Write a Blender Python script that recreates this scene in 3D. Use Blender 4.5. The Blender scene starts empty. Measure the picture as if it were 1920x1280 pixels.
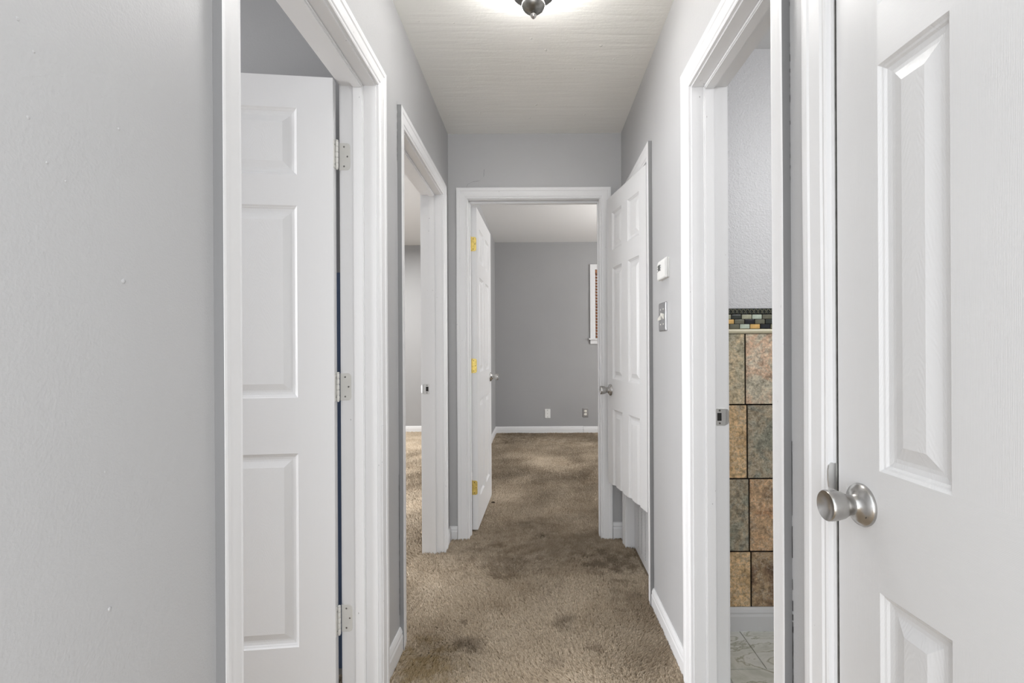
import bpy, bmesh, math, random
import numpy as np
from mathutils import Matrix, Vector
random.seed(7)
rng = np.random.default_rng(7)
S = bpy.context.scene
COL = S.collection
PI = math.pi

# ------------------------------------------------------------------ camera, light, exposure
CH = 1.15
cd = bpy.data.cameras.new('camera'); cam = bpy.data.objects.new('camera', cd); COL.objects.link(cam)
cd.sensor_width = 36; cd.lens = 18.0; cd.clip_start = 0.02; cd.clip_end = 60
cd.shift_x = -45/1920; cd.shift_y = 12/1920
cam.matrix_world = Matrix.Translation((0, 0, CH)) @ Matrix.Rotation(PI/2, 4, 'X') @ Matrix.Rotation(math.radians(-0.30), 4, 'Z')
S.camera = cam
S.view_settings.view_transform = 'Standard'; S.view_settings.look = 'None'
S.view_settings.exposure = 1.05; S.view_settings.gamma = 1.0; S.view_settings.use_curve_mapping = False
wd = bpy.data.worlds.new('daylight'); S.world = wd; wd.use_nodes = True
wd.node_tree.nodes['Background'].inputs[0].default_value = (0.92, 0.96, 1.0, 1)
wd.node_tree.nodes['Background'].inputs[1].default_value = 1.0

def area(name, loc, target, sx, sy, power, color=(1, 1, 1)):
    l = bpy.data.lights.new(name, 'AREA'); l.shape = 'RECTANGLE'; l.size = sx; l.size_y = sy; l.energy = power; l.color = color
    o = bpy.data.objects.new(name, l); COL.objects.link(o); o.location = loc
    o.rotation_euler = (Vector(target) - Vector(loc)).to_track_quat('-Z', 'Y').to_euler()
    return o
area('rear_fill_light', (0.7, -1.1, 1.25), (-0.1, 2, 2.1), 3.4, 2.2, 27, (1, 1, 1.0))  # added fill from behind the camera, no window known there
area('bedroom_window_light', (-3.6, 0.7, 1.5), (-1.0, 1.6, 1.1), 1.2, 1.4, 42, (0.97, 0.98, 1.0))
area('second_bedroom_window_light', (-3.9, 3.7, 1.5), (-0.4, 2.7, 1.0), 1.5, 1.4, 58, (0.97, 0.98, 1.0))
area('end_bedroom_window_light', (3.0, 5.0, 1.5), (0.0, 5.0, 1.0), 1.3, 1.3, 36, (1, 1, 1))
area('end_bedroom_uplight', (1.9, 4.9, 1.9), (1.7, 4.85, 2.6), 0.3, 0.3, 16, (1, 0.98, 0.95))
area('second_bedroom_fill_light', (-2.0, 5.6, 2.5), (-2.0, 5.6, 0), 0.35, 0.35, 34, (1, 0.99, 0.97))  # added unseen light to brighten this room's back wall
area('bathroom_fill_light', (1.5, 1.25, 2.1), (1.0, 2.1, 0.9), 0.6, 0.25, 3.9, (1, 1, 1))  # added unseen light to brighten the bathroom wall and tiles

# ------------------------------------------------------------------ materials
def s2l(c):
    return tuple(((v/255)/12.92 if v/255 <= 0.04045 else ((v/255+0.055)/1.055)**2.4) for v in c)
class NT:
    def __init__(s, name):
        s.m = bpy.data.materials.new(name); s.m.use_nodes = True
        s.t = s.m.node_tree; s.n = s.t.nodes; s.b = s.n['Principled BSDF']
        s.tc = None
    def new(s, t, **kw):
        n = s.n.new(t)
        for k, v in kw.items(): setattr(n, k, v)
        return n
    def L(s, a, b): s.t.links.new(a, b)
    def coord(s, scale=(1, 1, 1), kind='Object'):
        if s.tc is None: s.tc = s.new('ShaderNodeTexCoord')
        m = s.new('ShaderNodeMapping'); m.inputs['Scale'].default_value = scale
        s.L(s.tc.outputs[kind], m.inputs['Vector']); return m.outputs[0]
    def geo(s, scale=(1, 1, 1)):
        g = s.new('ShaderNodeNewGeometry'); m = s.new('ShaderNodeMapping'); m.inputs['Scale'].default_value = scale
        s.L(g.outputs['Position'], m.inputs['Vector']); return m.outputs[0]
    def noise(s, vec, scale, detail=3, rough=0.5, dist=0.0):
        n = s.new('ShaderNodeTexNoise'); n.inputs['Scale'].default_value = scale; n.inputs['Detail'].default_value = detail
        n.inputs['Roughness'].default_value = rough; n.inputs['Distortion'].default_value = dist
        s.L(vec, n.inputs['Vector']); return n.outputs['Fac']
    def ramp(s, fac, stops):
        r = s.new('ShaderNodeValToRGB'); e = r.color_ramp.elements
        while len(e) < len(stops): e.new(0.5)
        for i, (p, c) in enumerate(stops):
            e[i].position = p; e[i].color = (*c, 1) if len(c) == 3 else c
        s.L(fac, r.inputs[0]); return r.outputs[0]
    def mix(s, fac, a, b, mode='MIX'):
        x = s.new('ShaderNodeMix'); x.data_type = 'RGBA'; x.blend_type = mode
        if isinstance(fac, (int, float)): x.inputs[0].default_value = fac
        else: s.L(fac, x.inputs[0])
        for i, v in ((6, a), (7, b)):
            if isinstance(v, tuple): x.inputs[i].default_value = (*v, 1)
            else: s.L(v, x.inputs[i])
        return x.outputs[2]
    def math(s, op, a, b=None):
        x = s.new('ShaderNodeMath'); x.operation = op
        for i, v in ((0, a), (1, b)):
            if v is None: continue
            if isinstance(v, (int, float)): x.inputs[i].default_value = v
            else: s.L(v, x.inputs[i])
        return x.outputs[0]
    def bump(s, h, strength=0.3, dist=0.002):
        b = s.new('ShaderNodeBump'); b.inputs['Strength'].default_value = strength; b.inputs['Distance'].default_value = dist
        s.L(h, b.inputs['Height'])
        if s.b.inputs['Normal'].is_linked: s.L(s.b.inputs['Normal'].links[0].from_socket, b.inputs['Normal'])
        s.L(b.outputs[0], s.b.inputs['Normal'])
    def col(s, c):
        if isinstance(c, tuple): s.b.inputs['Base Color'].default_value = (*c, 1)
        else: s.L(c, s.b.inputs['Base Color'])
    def set(s, rough=0.5, metal=0.0, spec=0.5):
        s.b.inputs['Roughness'].default_value = rough; s.b.inputs['Metallic'].default_value = metal
        s.b.inputs['Specular IOR Level'].default_value = spec

def paint(name, c, rough=0.45, var=0.04, grain=160, gd=0.0008, gs=0.35, big=None, speck=0.0, spec=0.5):
    m = NT(name); v = m.geo()
    n = m.noise(v, 1.7, 3)
    lo = tuple(x*(1-var) for x in c); hi = tuple(min(1, x*(1+var)) for x in c)
    base = m.ramp(n, [(0.3, lo), (0.7, hi)])
    if speck > 0:
        k = m.noise(m.geo((1, 1, 0.45)), 120, 1, 0.5)
        big_ = m.noise(v, 3.0, 2)
        f = m.ramp(m.math('MULTIPLY', k, m.math('ADD', m.math('MULTIPLY', big_, 0.35), 0.82)), [(0.80, (0, 0, 0)), (0.82, (1, 1, 1))])
        base = m.mix(m.math('MULTIPLY', f, speck), base, (0.13, 0.125, 0.12))
    m.col(base); m.set(rough, 0, spec)
    if big: m.bump(m.noise(m.geo(big[0]), big[1], 3, 0.55), big[2], big[3])
    m.bump(m.noise(v, grain, 3, 0.55), gs, gd)
    return m.m

WALL = s2l((177, 177, 178))
M = {}
M['wall'] = paint('grey_wall_paint', WALL, 0.42, 0.02, 280, 0.0012, 0.38, ((1, 1, 1), 60, 0.25, 0.0012))
M['wall_flat'] = paint('bedroom_grey_paint', s2l((155, 155, 156)), 0.6, 0.03, 150, 0.0010, 0.35)
M['edge_shade_crack'] = paint('edge_shade_and_crack_grey', s2l((128, 128, 129)), 0.5, 0.06, 60, 0.0012, 0.4)  # darker than the wall: casing side shade painted in; also colours the plaster crack
M['orange'] = paint('bathroom_textured_paint', s2l((216, 216, 218)), 0.35, 0.01, 150, 0.0035, 0.8)
M['white'] = paint('white_trim_gloss', s2l((224, 224, 225)), 0.44, 0.02, 45, 0.0010, 0.25, ((1, 1, 0.10), 60, 0.2, 0.0008), 0.55)
M['white_clean'] = paint('white_base_gloss', s2l((219, 219, 220)), 0.35, 0.03, 60, 0.0008, 0.2, None, 0.5)
M['ceil2'] = paint('bedroom_ceiling_white', s2l((222, 222, 222)), 0.7, 0.01, 180, 0.002, 0.5)
m = NT('hall_ceiling_plaster'); v = m.geo()
m.col(m.ramp(m.noise(v, 2.2, 4), [(0.3, s2l((234, 233, 228))), (0.7, s2l((239, 238, 234)))])); m.set(0.5)
m.bump(m.noise(m.geo((0.9, 9, 1)), 2.6, 5, 0.55, 0.5), 0.30, 0.008); m.bump(m.noise(v, 90, 2), 0.3, 0.0012)
k = m.noise(v, 26, 1); m.bump(m.ramp(k, [(0.77, (0, 0, 0)), (0.82, (1, 1, 1))]), 0.6, 0.003); M['ceil'] = m.m

def grain_mat(name, horiz):
    m = NT(name)
    sc = (1.0, 1, 14.0) if horiz else (14.0, 1, 1.0)
    v = m.coord(sc)
    n = m.noise(v, 22, 4, 0.6, 0.25)
    w = m.new('ShaderNodeTexWave'); w.wave_type = 'BANDS'; w.bands_direction = 'Z' if horiz else 'X'
    w.inputs['Scale'].default_value = 165; w.inputs['Distortion'].default_value = 5.0; w.inputs['Detail'].default_value = 2
    w.inputs['Detail Scale'].default_value = 0.35
    m.L(m.coord((0.25, 1, 1) if horiz else (1, 1, 0.25)), w.inputs['Vector'])
    m.col(s2l((219, 219, 220))); m.set(0.34)
    m.bump(m.math('ADD', m.math('MULTIPLY', w.outputs['Fac'], 0.6), m.math('MULTIPLY', n, 0.7)), 0.23, 0.0006)
    return m.m
M['grain_v'] = grain_mat('door_skin_vertical_grain', False)
M['grain_h'] = grain_mat('door_skin_horizontal_grain', True)
m = NT('door_panel_cathedral_grain'); 
sx = m.new('ShaderNodeSeparateXYZ'); m.L(m.coord(), sx.inputs[0])
ff = m.math('ADD', sx.outputs['Z'], m.math('MULTIPLY', m.math('MULTIPLY', sx.outputs['X'], sx.outputs['X']), 42.0))
ff = m.math('ADD', ff, m.math('MULTIPLY', m.noise(m.coord((3, 1, 1)), 9, 3, 0.5), 0.10))
rr = m.new('ShaderNodeMath'); rr.operation = 'SINE'; m.L(m.math('MULTIPLY', ff, 440.0), rr.inputs[0])
m.col(s2l((219, 219, 220))); m.set(0.34); m.bump(rr.outputs[0], 0.13, 0.0005)
m.bump(m.noise(m.coord((14, 1, 1)), 20, 3), 0.18, 0.0006); M['grain_p'] = m.m

def metal(name, c, rough, brush=None, var=0.0):
    m = NT(name); m.set(rough, 1.0)
    if var: m.col(m.ramp(m.noise(m.coord(), 60, 3), [(0.35, tuple(x*(1-var) for x in c)), (0.65, c)]))
    else: m.col(c)
    if brush: m.bump(m.noise(m.coord(brush), 90, 2), 0.25, 0.0004)
    return m.m
M['nickel'] = metal('brushed_nickel', (0.50, 0.49, 0.475), 0.27, (1, 1, 9), 0.15)
M['chrome'] = metal('bright_strike_metal', (0.68, 0.68, 0.67), 0.40)
M['nickel_dark'] = metal('aged_nickel', (0.30, 0.295, 0.28), 0.32, None, 0.3)
M['steel'] = metal('brushed_steel_plate', (0.42, 0.42, 0.43), 0.38, (1, 1, 12), 0.15)
M['brass'] = metal('yellow_brass', (0.80, 0.62, 0.20), 0.30, None, 0.25)
M['brass_dark'] = metal('dark_screw_brass', (0.12, 0.09, 0.04), 0.5)
def plain(name, c, rough=0.5, spec=0.5, nb=None):
    m = NT(name); m.set(rough, 0, spec)
    m.col(m.ramp(m.noise(m.coord(), 30, 2), [(0.3, tuple(x*0.94 for x in c)), (0.7, c)]))
    if nb: m.bump(m.noise(m.coord(), nb, 3), 0.4, 0.001)
    return m.m
M['plastic'] = plain('white_plastic', s2l((226, 226, 224)), 0.4)
M['ivory'] = plain('ivory_switch_plastic', s2l((232, 230, 222)), 0.4)
M['dark'] = plain('dark_cavity', (0.012, 0.011, 0.010), 0.8)
M['lcd'] = plain('grey_display', s2l((70, 74, 70)), 0.2)
M['button'] = plain('grey_button', s2l((170, 170, 170)), 0.5)
M['debris'] = plain('dry_brown_scrap', (0.03, 0.018, 0.010), 0.8, 0.3, 200)
M['grout'] = plain('dark_grout', s2l((38, 33, 28)), 0.9, 0.2, 300)
M['rail'] = plain('cream_bullnose_glaze', s2l((214, 206, 178)), 0.3)
M['blue'] = plain('plain_blue', s2l((92, 110, 140)), 0.6)
M['duct'] = plain('grey_duct_board', s2l((120, 120, 120)), 0.8)  # even mid grey for the closet interiors
M['painted_metal'] = paint('painted_hinge_metal', s2l((208, 207, 203)), 0.35, 0.05, 90, 0.0005, 0.3, None, 1.0)
M['blind'] = plain('brown_wood_blind', s2l((150, 98, 62)), 0.5)
M['cord'] = plain('white_blind_cord', s2l((225, 222, 215)), 0.7)
m = NT('window_glass'); m.set(0.02); m.b.inputs['Transmission Weight'].default_value = 1.0; m.b.inputs['IOR'].default_value = 1.45; m.col((1, 1, 1)); M['glass'] = m.m
m = NT('lit_frosted_glass'); m.set(0.3); m.col((0.9, 0.9, 0.88)); m.b.inputs['Emission Color'].default_value = (1.0, 0.99, 0.975, 1); m.b.inputs['Emission Strength'].default_value = 12.5; M['lamp'] = m.m

def stone(name, cols, seed):
    m = NT(name); m.set(0.42)
    a = m.new('ShaderNodeTexCoord'); mp = m.new('ShaderNodeMapping'); mp.inputs['Location'].default_value = (seed*3.7, seed*1.3, seed*2.1)
    m.L(a.outputs['Object'], mp.inputs['Vector']); v = mp.outputs[0]
    n1 = m.noise(v, 9, 6, 0.62, 0.4); n2 = m.noise(v, 55, 4, 0.7, 0.3)
    c1 = m.ramp(n1, [(0.30, cols[0]), (0.44, cols[1]), (0.54, cols[2]), (0.68, cols[3])])
    f = m.ramp(n2, [(0.36, (0.50, 0.49, 0.46)), (0.50, (1.0, 1.0, 1.0)), (0.66, (1.35, 1.33, 1.28))])
    n3 = m.noise(v, 150, 3, 0.7)
    c2 = m.mix(0.8, c1, f, 'MULTIPLY')
    c2 = m.mix(0.7, c2, m.ramp(n3, [(0.36, (0.62, 0.60, 0.55)), (0.60, (1.25, 1.25, 1.22))]), 'MULTIPLY')
    rid = m.math('ABSOLUTE', m.math('SUBTRACT', m.noise(v, 13, 6, 0.75, 0.25), 0.5))
    c2 = m.mix(m.ramp(rid, [(0.0, (0.4, 0.4, 0.4)), (0.02, (0, 0, 0))]), c2, s2l((196, 188, 168)))
    hs = m.new('ShaderNodeHueSaturation'); hs.inputs['Saturation'].default_value = 0.80; hs.inputs['Value'].default_value = 1.5; m.L(c2, hs.inputs['Color'])
    m.col(hs.outputs[0]); m.bump(m.noise(v, 40, 5, 0.7), 0.6, 0.002); return m.m
P = lambda *c: [s2l(x) for x in c]
M['tile_sage'] = stone('sage_tan_tile', P((110, 108, 86), (150, 140, 112), (176, 156, 120), (128, 124, 104)), 1)
M['tile_rose'] = stone('rose_grey_tile', P((146, 140, 120), (170, 160, 138), (176, 140, 108), (190, 184, 164)), 2)
M['tile_ochre'] = stone('ochre_tile', P((128, 104, 66), (166, 132, 80), (184, 150, 98), (124, 106, 76)), 3)
M['tile_slate'] = stone('slate_green_tile', P((96, 100, 88), (124, 122, 106), (142, 126, 100), (106, 116, 110)), 4)
M['tile_rust'] = stone('rust_brown_tile', P((118, 86, 50), (158, 114, 68), (172, 136, 92), (108, 86, 62)), 5)
M['tile_brown'] = stone('dark_brown_tile', P((76, 56, 38), (110, 82, 56), (150, 122, 84), (92, 74, 60)), 6)
for i, c in enumerate([(52, 56, 52), (150, 150, 130), (196, 160, 100), (168, 178, 164), (98, 98, 84), (34, 36, 40), (206, 176, 124), (126, 124, 104)]):
    mm = NT('mosaic_glass_%d' % i); mm.set(0.15); v = mm.coord()
    mm.col(mm.ramp(mm.noise(v, 60, 3), [(0.3, tuple(min(.9, x*1.15) for x in s2l(c))), (0.7, tuple(min(.9, x*1.6) for x in s2l(c)))])); M['mos%d' % i] = mm.m
m = NT('marble_floor_tile'); m.set(0.22); v = m.geo((1.0, 2.2, 1))
n1 = m.noise(v, 3.2, 6, 0.6, 1.6)
m.col(m.ramp(n1, [(0.30, s2l((188, 190, 178))), (0.46, s2l((214, 214, 206))), (0.50, s2l((164, 164, 146))), (0.54, s2l((218, 218, 212))), (0.8, s2l((196, 198, 188)))])); M['marble'] = m.m
M['floor_grout'] = plain('pale_grout', s2l((196, 196, 190)), 0.9)

m = NT('brown_shag_carpet'); m.set(0.95, 0, 0.1); v = m.geo()
n1 = m.noise(v, 3.4, 5, 0.62, 0.5); n2 = m.noise(v, 260, 2)
base = m.ramp(n1, [(0.28, s2l((174, 157, 136))), (0.46, s2l((194, 178, 157))), (0.72, s2l((208, 193, 173)))])
at = m.new('ShaderNodeAttribute'); at.attribute_name = 'yarn'; base = m.mix(1.0, base, m.ramp(at.outputs['Fac'], [(0.0, (0.74, 0.72, 0.69)), (1.0, (1.15, 1.15, 1.15))]), 'MULTIPLY')
fl = m.ramp(n2, [(0.3, (0.70, 0.70, 0.70)), (0.7, (1.15, 1.15, 1.15))])
base = m.mix(1.0, base, fl, 'MULTIPLY')
def spot(cx, cy, r0, r1):
    g = m.new('ShaderNodeVectorMath'); g.operation = 'DISTANCE'; g.inputs[1].default_value = (cx, cy, 0)
    mp = m.new('ShaderNodeMapping'); gg = m.new('ShaderNodeNewGeometry'); mp.inputs['Scale'].default_value = (1, 1, 0)
    m.L(gg.outputs['Position'], mp.inputs['Vector']); m.L(mp.outputs[0], g.inputs[0])
    d = m.math('ADD', g.outputs['Value'], m.math('MULTIPLY', m.math('SUBTRACT', m.noise(v, 15, 4, 0.68), 0.5), r1*2.8+.05))
    return m.ramp(m.math('DIVIDE', d, r1*2), [(r0/r1/2, (1, 1, 1)), (0.5, (0, 0, 0))])
for (cx, cy, r0, r1, c, a) in [(0.12, 3.0, .05, .55, (96, 80, 62), .5), (0.2, 6.85, .2, .9, (88, 72, 54), .6), (0.3, 4.5, .05, .45, (100, 84, 66), .35), (-0.2, 2.75, .05, .25, (96, 80, 62), .45), (-0.43, 1.83, 0.03, 0.17, (132, 108, 52), 0.7), (-0.43, 2.0, 0.0, 0.08, (122, 98, 40), 0.4),
                              (-0.26, 1.98, 0.0, 0.075, (62, 48, 34), 0.75), (-0.31, 2.14, 0.0, 0.03, (62, 48, 34), 0.6),
                              (0.11, 2.14, 0.0, 0.075, (66, 52, 38), 0.6), (0.38, 2.72, 0.04, 0.2, (66, 52, 38), 0.65), (0.45, 2.35, 0.02, 0.16, (72, 58, 42), 0.45),
                              (0.025, 3.10, 0.01, 0.05, (46, 36, 24), 0.85), (-0.07, 3.3, 0.0, 0.08, (60, 48, 34), 0.5),
                              (0.07, 1.86, 0.0, 0.06, (80, 62, 46), 0.5), (0.22, 1.95, 0.0, 0.04, (80, 62, 46), 0.5)]:
    base = m.mix(m.math('MULTIPLY', spot(cx, cy, r0, r1), a*.82), base, tuple(s2l(c)))
m.col(base); M['carpet'] = m.m

# ------------------------------------------------------------------ helpers
def tag(o, label=None, cat=None, group=None, kind=None):
    if label: o['label'] = label
    if cat: o['category'] = cat
    if group: o['group'] = group
    if kind: o['kind'] = kind
    return o
def empty(name, loc=(0, 0, 0), rz=0.0):
    o = bpy.data.objects.new(name, None); COL.objects.link(o); o.location = loc; o.rotation_euler = (0, 0, rz); o.empty_display_size = 0.05
    return o
def obj(name, bm, mats, parent=None, smooth=False, loc=None, rot=None):
    me = bpy.data.meshes.new(name)
    bmesh.ops.recalc_face_normals(bm, faces=bm.faces[:])
    bm.to_mesh(me); bm.free()
    if smooth:
        for p in me.polygons: p.use_smooth = True
        try: me.set_sharp_from_angle(angle=math.radians(40))
        except Exception: pass
    for x in (mats if isinstance(mats, (list, tuple)) else [mats]): me.materials.append(M[x])
    o = bpy.data.objects.new(name, me); COL.objects.link(o)
    if parent is not None: o.parent = parent
    if loc is not None: o.location = loc
    if rot is not None: o.rotation_euler = rot
    return o
def inst(name, me, parent, loc, rot=(0, 0, 0)):
    o = bpy.data.objects.new(name, me); COL.objects.link(o); o.parent = parent; o.location = loc; o.rotation_euler = rot; return o
def box(bm, x0, x1, y0, y1, z0, z1, mi=0, bev=0.0):
    vs = [bm.verts.new((x, y, z)) for x in (x0, x1) for y in (y0, y1) for z in (z0, z1)]
    fs = [bm.faces.new([vs[i] for i in q]) for q in ((0, 1, 3, 2), (4, 6, 7, 5), (0, 4, 5, 1), (2, 3, 7, 6), (0, 2, 6, 4), (1, 5, 7, 3))]
    for f in fs: f.material_index = mi
    if bev:
        es = set(e for f in fs for e in f.edges)
        bmesh.ops.bevel(bm, geom=list(es), offset=bev, segments=2, affect='EDGES', profile=0.6)
    return fs
def B(*a, **k):
    bm = bmesh.new(); box(bm, *a, **k); return bm
def lathe(bm, prof, axis='z', seg=32, org=(0, 0, 0), cap=True):
    """prof: (radius, height) along axis"""
    def pt(r, h, t):
        c, s_ = r*math.cos(t), r*math.sin(t)
        p = {'z': (c, s_, h), 'x': (h, c, s_), 'y': (c, h, s_)}[axis]
        return (p[0]+org[0], p[1]+org[1], p[2]+org[2])
    rings = []
    for r, h in prof:
        if r < 1e-6: rings.append([bm.verts.new(pt(0, h, 0))])
        else: rings.append([bm.verts.new(pt(r, h, 2*PI*i/seg)) for i in range(seg)])
    for a, b in zip(rings, rings[1:]):
        if len(a) == 1 and len(b) == 1: continue
        for i in range(seg):
            j = (i+1) % seg
            if len(a) == 1: bm.faces.new((a[0], b[i], b[j]))
            elif len(b) == 1: bm.faces.new((a[i], b[0], a[j]))
            else: bm.faces.new((a[i], b[i], b[j], a[j]))
    if cap:
        for r_ in (rings[0], rings[-1]):
            if len(r_) > 1: bm.faces.new(r_)
    return bm
def loft(bm, A, Bp, closed=True):
    """join two equal polylines of 3-D points, capped"""
    a = [bm.verts.new(p) for p in A]; b = [bm.verts.new(p) for p in Bp]
    n = len(a)
    for i in range(n):
        j = (i+1) % n
        bm.faces.new((a[i], a[j], b[j], b[i]))
    bm.faces.new(a); bm.faces.new(b[::-1])
def rounded_plate(bm, w, h, t, r, map3, corners=(1, 1, 1, 1), bulge=0.0):
    """plate outline in (p,q), thickness along n"""
    pts = []
    for k, (sx, sy, a0) in enumerate(((1, 1, 0), (-1, 1, PI/2), (-1, -1, PI), (1, -1, 3*PI/2))):
        if corners[k]:
            for i in range(5):
                a = a0 + PI/2*i/4
                pts.append((sx*(w/2-r)+r*math.cos(a), sy*(h/2-r)+r*math.sin(a)))
        else: pts.append((sx*w/2, sy*h/2))
    def sc(k): return [(p*(1-2*k/w), q*(1-2*k/h)) for p, q in pts]
    r0 = [bm.verts.new(map3(p, q, 0)) for p, q in pts]
    r1 = [bm.verts.new(map3(p, q, t*0.6)) for p, q in pts]
    r2 = [bm.verts.new(map3(p, q, t)) for p, q in sc(t*0.6)]
    n = len(pts)
    for a, b in ((r0, r1), (r1, r2)):
        for i in range(n):
            j = (i+1) % n; bm.faces.new((a[i], a[j], b[j], b[i]))
    bm.faces.new(r0[::-1]); bm.faces.new(r2)

XL, XR, YE = -0.524, 0.518, 3.077
TH = 0.114
ZC = 2.438
# (along, out, z) -> world
MAPS = {
 'left':  lambda a, o, z: (XL+o, a, z),
 'right': lambda a, o, z: (XR-o, a, z),
 'end':   lambda a, o, z: (a, YE-o, z),
}
CAS = [(0, 0), (0, .0085), (.004, .0105), (.010, .0095), (.014, .0125), (.030, .0135), (.044, .0140), (.048, .0165), (.058, .0172), (.0645, .0168), (.065, .0163), (.065, 0)]
BACK = [(0, 0), (0, .007), (.012, .009), (.05, .010), (.057, .009), (.057, 0)]
def mbox(mp, a0, a1, o0, o1, z0, z1):
    bm = bmesh.new(); fs = box(bm, a0, a1, o0, o1, z0, z1)
    for v in bm.verts: v.co = Vector(mp(*v.co))
    return bm
def doorway(name, label, side, a0, a1, H, stop=(0.042, 0.076), reveal=0.006, back=True, low=0.0, cas=CAS, cw=1.0, sp=.012):
    mp = MAPS[side]; root = empty(name, mp((a0+a1)/2, 0, 0)); inv = Vector(root.location)
    tag(root, label, 'door frame', None, 'structure')
    def put(nm, bm, mat='white', **k):
        for v in bm.verts: v.co -= inv
        return obj(nm, bm, mat, root, **k)
    def casing(nm, prof, i0, i1, h, flip, mats):
        f = (lambda a, o, z: mp(a, -TH-o, z)) if flip else (lambda a, o, z: mp(a, o, z))
        wob = lambda: random.uniform(-0.0012, 0.0012)
        for (ie, sg) in ((i0, -1), (i1, 1)):
            bm = bmesh.new(); N = 7 if not flip else 1
            rings = []
            for k in range(N+1):
                t = k/N; w1, w2 = (0, 0) if k in (0, N) else (wob(), wob()*0.6)
                rings.append([bm.verts.new(f(ie+sg*w*cw+w1*(w > .02), o+(w2 if o > 0 else 0), (-low)*(1-t)+(h+w*cw)*t)) for w, o in prof])
            n = len(prof)
            for A, B_ in zip(rings, rings[1:]):
                for i in range(n):
                    j = (i+1) % n; fc = bm.faces.new((A[i], A[j], B_[j], B_[i]))
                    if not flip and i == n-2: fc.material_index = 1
            bm.faces.new(rings[0]); bm.faces.new(rings[-1][::-1])
            put(nm, bm, mats)
        bm = bmesh.new()
        loft(bm, [f(i0-w*cw, o, h+w*cw) for w, o in prof], [f(i1+w*cw, o, h+w*cw) for w, o in prof])
        put(nm, bm, mats)
    casing('casing_board', cas, a0-reveal, a1+reveal, H+reveal, False, ['white', 'edge_shade_crack'])
    if back: casing('rear_casing_board', BACK, a0-reveal, a1+reveal, H+reveal, True, ['white'])
    J = 0.018
    put('jamb', mbox(mp, a0-J, a0, -TH, 0, 0, H)); put('jamb', mbox(mp, a1, a1+J, -TH, 0, 0, H)); put('head_jamb', mbox(mp, a0-J, a1+J, -TH, 0, H, H+J))
    if stop:
        s0, s1 = stop   # distances in from the hall face
        lo, hi = -(TH-s0), -(TH-s1)
        if stop[0] < 0: lo, hi = stop[0], stop[1]
        def sb(*q):
            b = mbox(mp, *q); bmesh.ops.bevel(b, geom=b.edges[:], offset=0.003, segments=2, affect='EDGES'); return b
        put('door_stop', sb(a0-.001, a0+sp, lo, hi, 0, H)); put('door_stop', sb(a1-sp, a1+.001, lo, hi, 0, H)); put('door_stop', sb(a0+sp, a1-sp, lo, hi, H-.012, H+.001))
    return root, inv, mp
def wall(name, label, segs, mat='wall', extra=()):
    """segs: list of world boxes joined as one wall shell"""
    bm = bmesh.new()
    for s_ in segs: box(bm, *s_)
    o = obj(name, bm, mat); tag(o, label, 'wall', None, 'structure'); return o

# ------------------------------------------------------------------ doorway extents
D1 = (0.905, 1.684, 2.015)     # left wall, first doorway
D2 = (2.020, 2.866, 2.008)     # left wall, second
DE = (-0.405, 0.385, 2.042)    # end wall
R1 = (1.110, 1.691, 2.008)     # bathroom
R2 = (0.27, 0.892, 2.035)      # near closet (behind the near knob)
R3 = (2.343, 2.932, 1.995)     # furnace closet
J = 0.018
def side_wall_segs(xa, xb, y0, y1, ops, zt=ZC):
    out = []; y = y0
    for a, b, h in ops:
        out.append((xa, xb, y, a-J, -0.02, zt)); out.append((xa, xb, a-J, b+J, h+J, zt)); y = b+J
    out.append((xa, xb, y, y1, -0.02, zt)); return out
wl = wall('wall_left', 'light grey painted hall wall holding the two bedroom doorways', side_wall_segs(XL-TH, XL, -0.05, YE+TH, [D1, D2], 2.6))
wr = wall('wall_right', 'light grey painted hall wall with the thermostat and bathroom doorway', side_wall_segs(XR, XR+TH, -0.05, YE, [R2, R1, R3], 2.6))
we = wall('wall_end', 'grey wall across the hall end around the end bedroom doorway',
     [(XL, DE[0]-J, YE, YE+TH, -0.02, 2.6), (DE[1]+J, 3.3, YE, YE+TH, -0.02, 2.6), (DE[0]-J, DE[1]+J, YE, YE+TH, DE[2]+J, 2.6)])
YF = 6.90
# end bedroom back wall with window opening
WX0, WX1, WZ0, WZ1 = 0.80, 1.70, 1.275, 2.20
wall('wall_back', 'medium grey back wall of the end bedroom with two outlet plates',
     [(-0.55, WX0, YF, YF+.12, -.02, 2.62), (WX1, 3.3, YF, YF+.12, -.02, 2.62), (WX0, WX1, YF, YF+.12, -.02, WZ0), (WX0, WX1, YF, YF+.12, WZ1, 2.62)], 'wall_flat')
wall('wall_back_left', 'grey side wall behind the open end bedroom door', [(-0.66, -0.55, YE+TH, YF+.12, -.02, 2.62)], 'wall_flat')
wall('wall_back_right', 'grey wall on the far side of the end bedroom', [(3.3, 3.42, YE, YF+.12, -.02, 2.62)], 'wall_flat')
# second bedroom
wall('wall_second_bedroom', 'pale grey back and side walls seen through the narrow second doorway',
     [(-4.6, -0.66, 7.06, 7.18, -.02, 2.62), (-4.72, -4.6, 1.93, 7.18, -.02, 2.62)], 'wall_flat')
# first bedroom
wall('wall_first_bedroom', 'grey partition wall above and behind the nearest open white door',
     [(-4.6, XL-TH, 1.815, 1.93, -.02, 2.6), (-4.72, -4.6, 0.03, 1.93, -.02, 2.6), (-4.6, XL-TH, 0.03, 0.13, -.02, 2.6)], 'wall_flat')
b = obj('blue_strip', B(-0.80, -0.65, 1.812, 1.815, 0.02, 1.42), 'blue', bpy.data.objects['wall_first_bedroom']); b['label'] = 'blue strip on the partition wall'  # thin blue strip on the partition behind the first door
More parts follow.
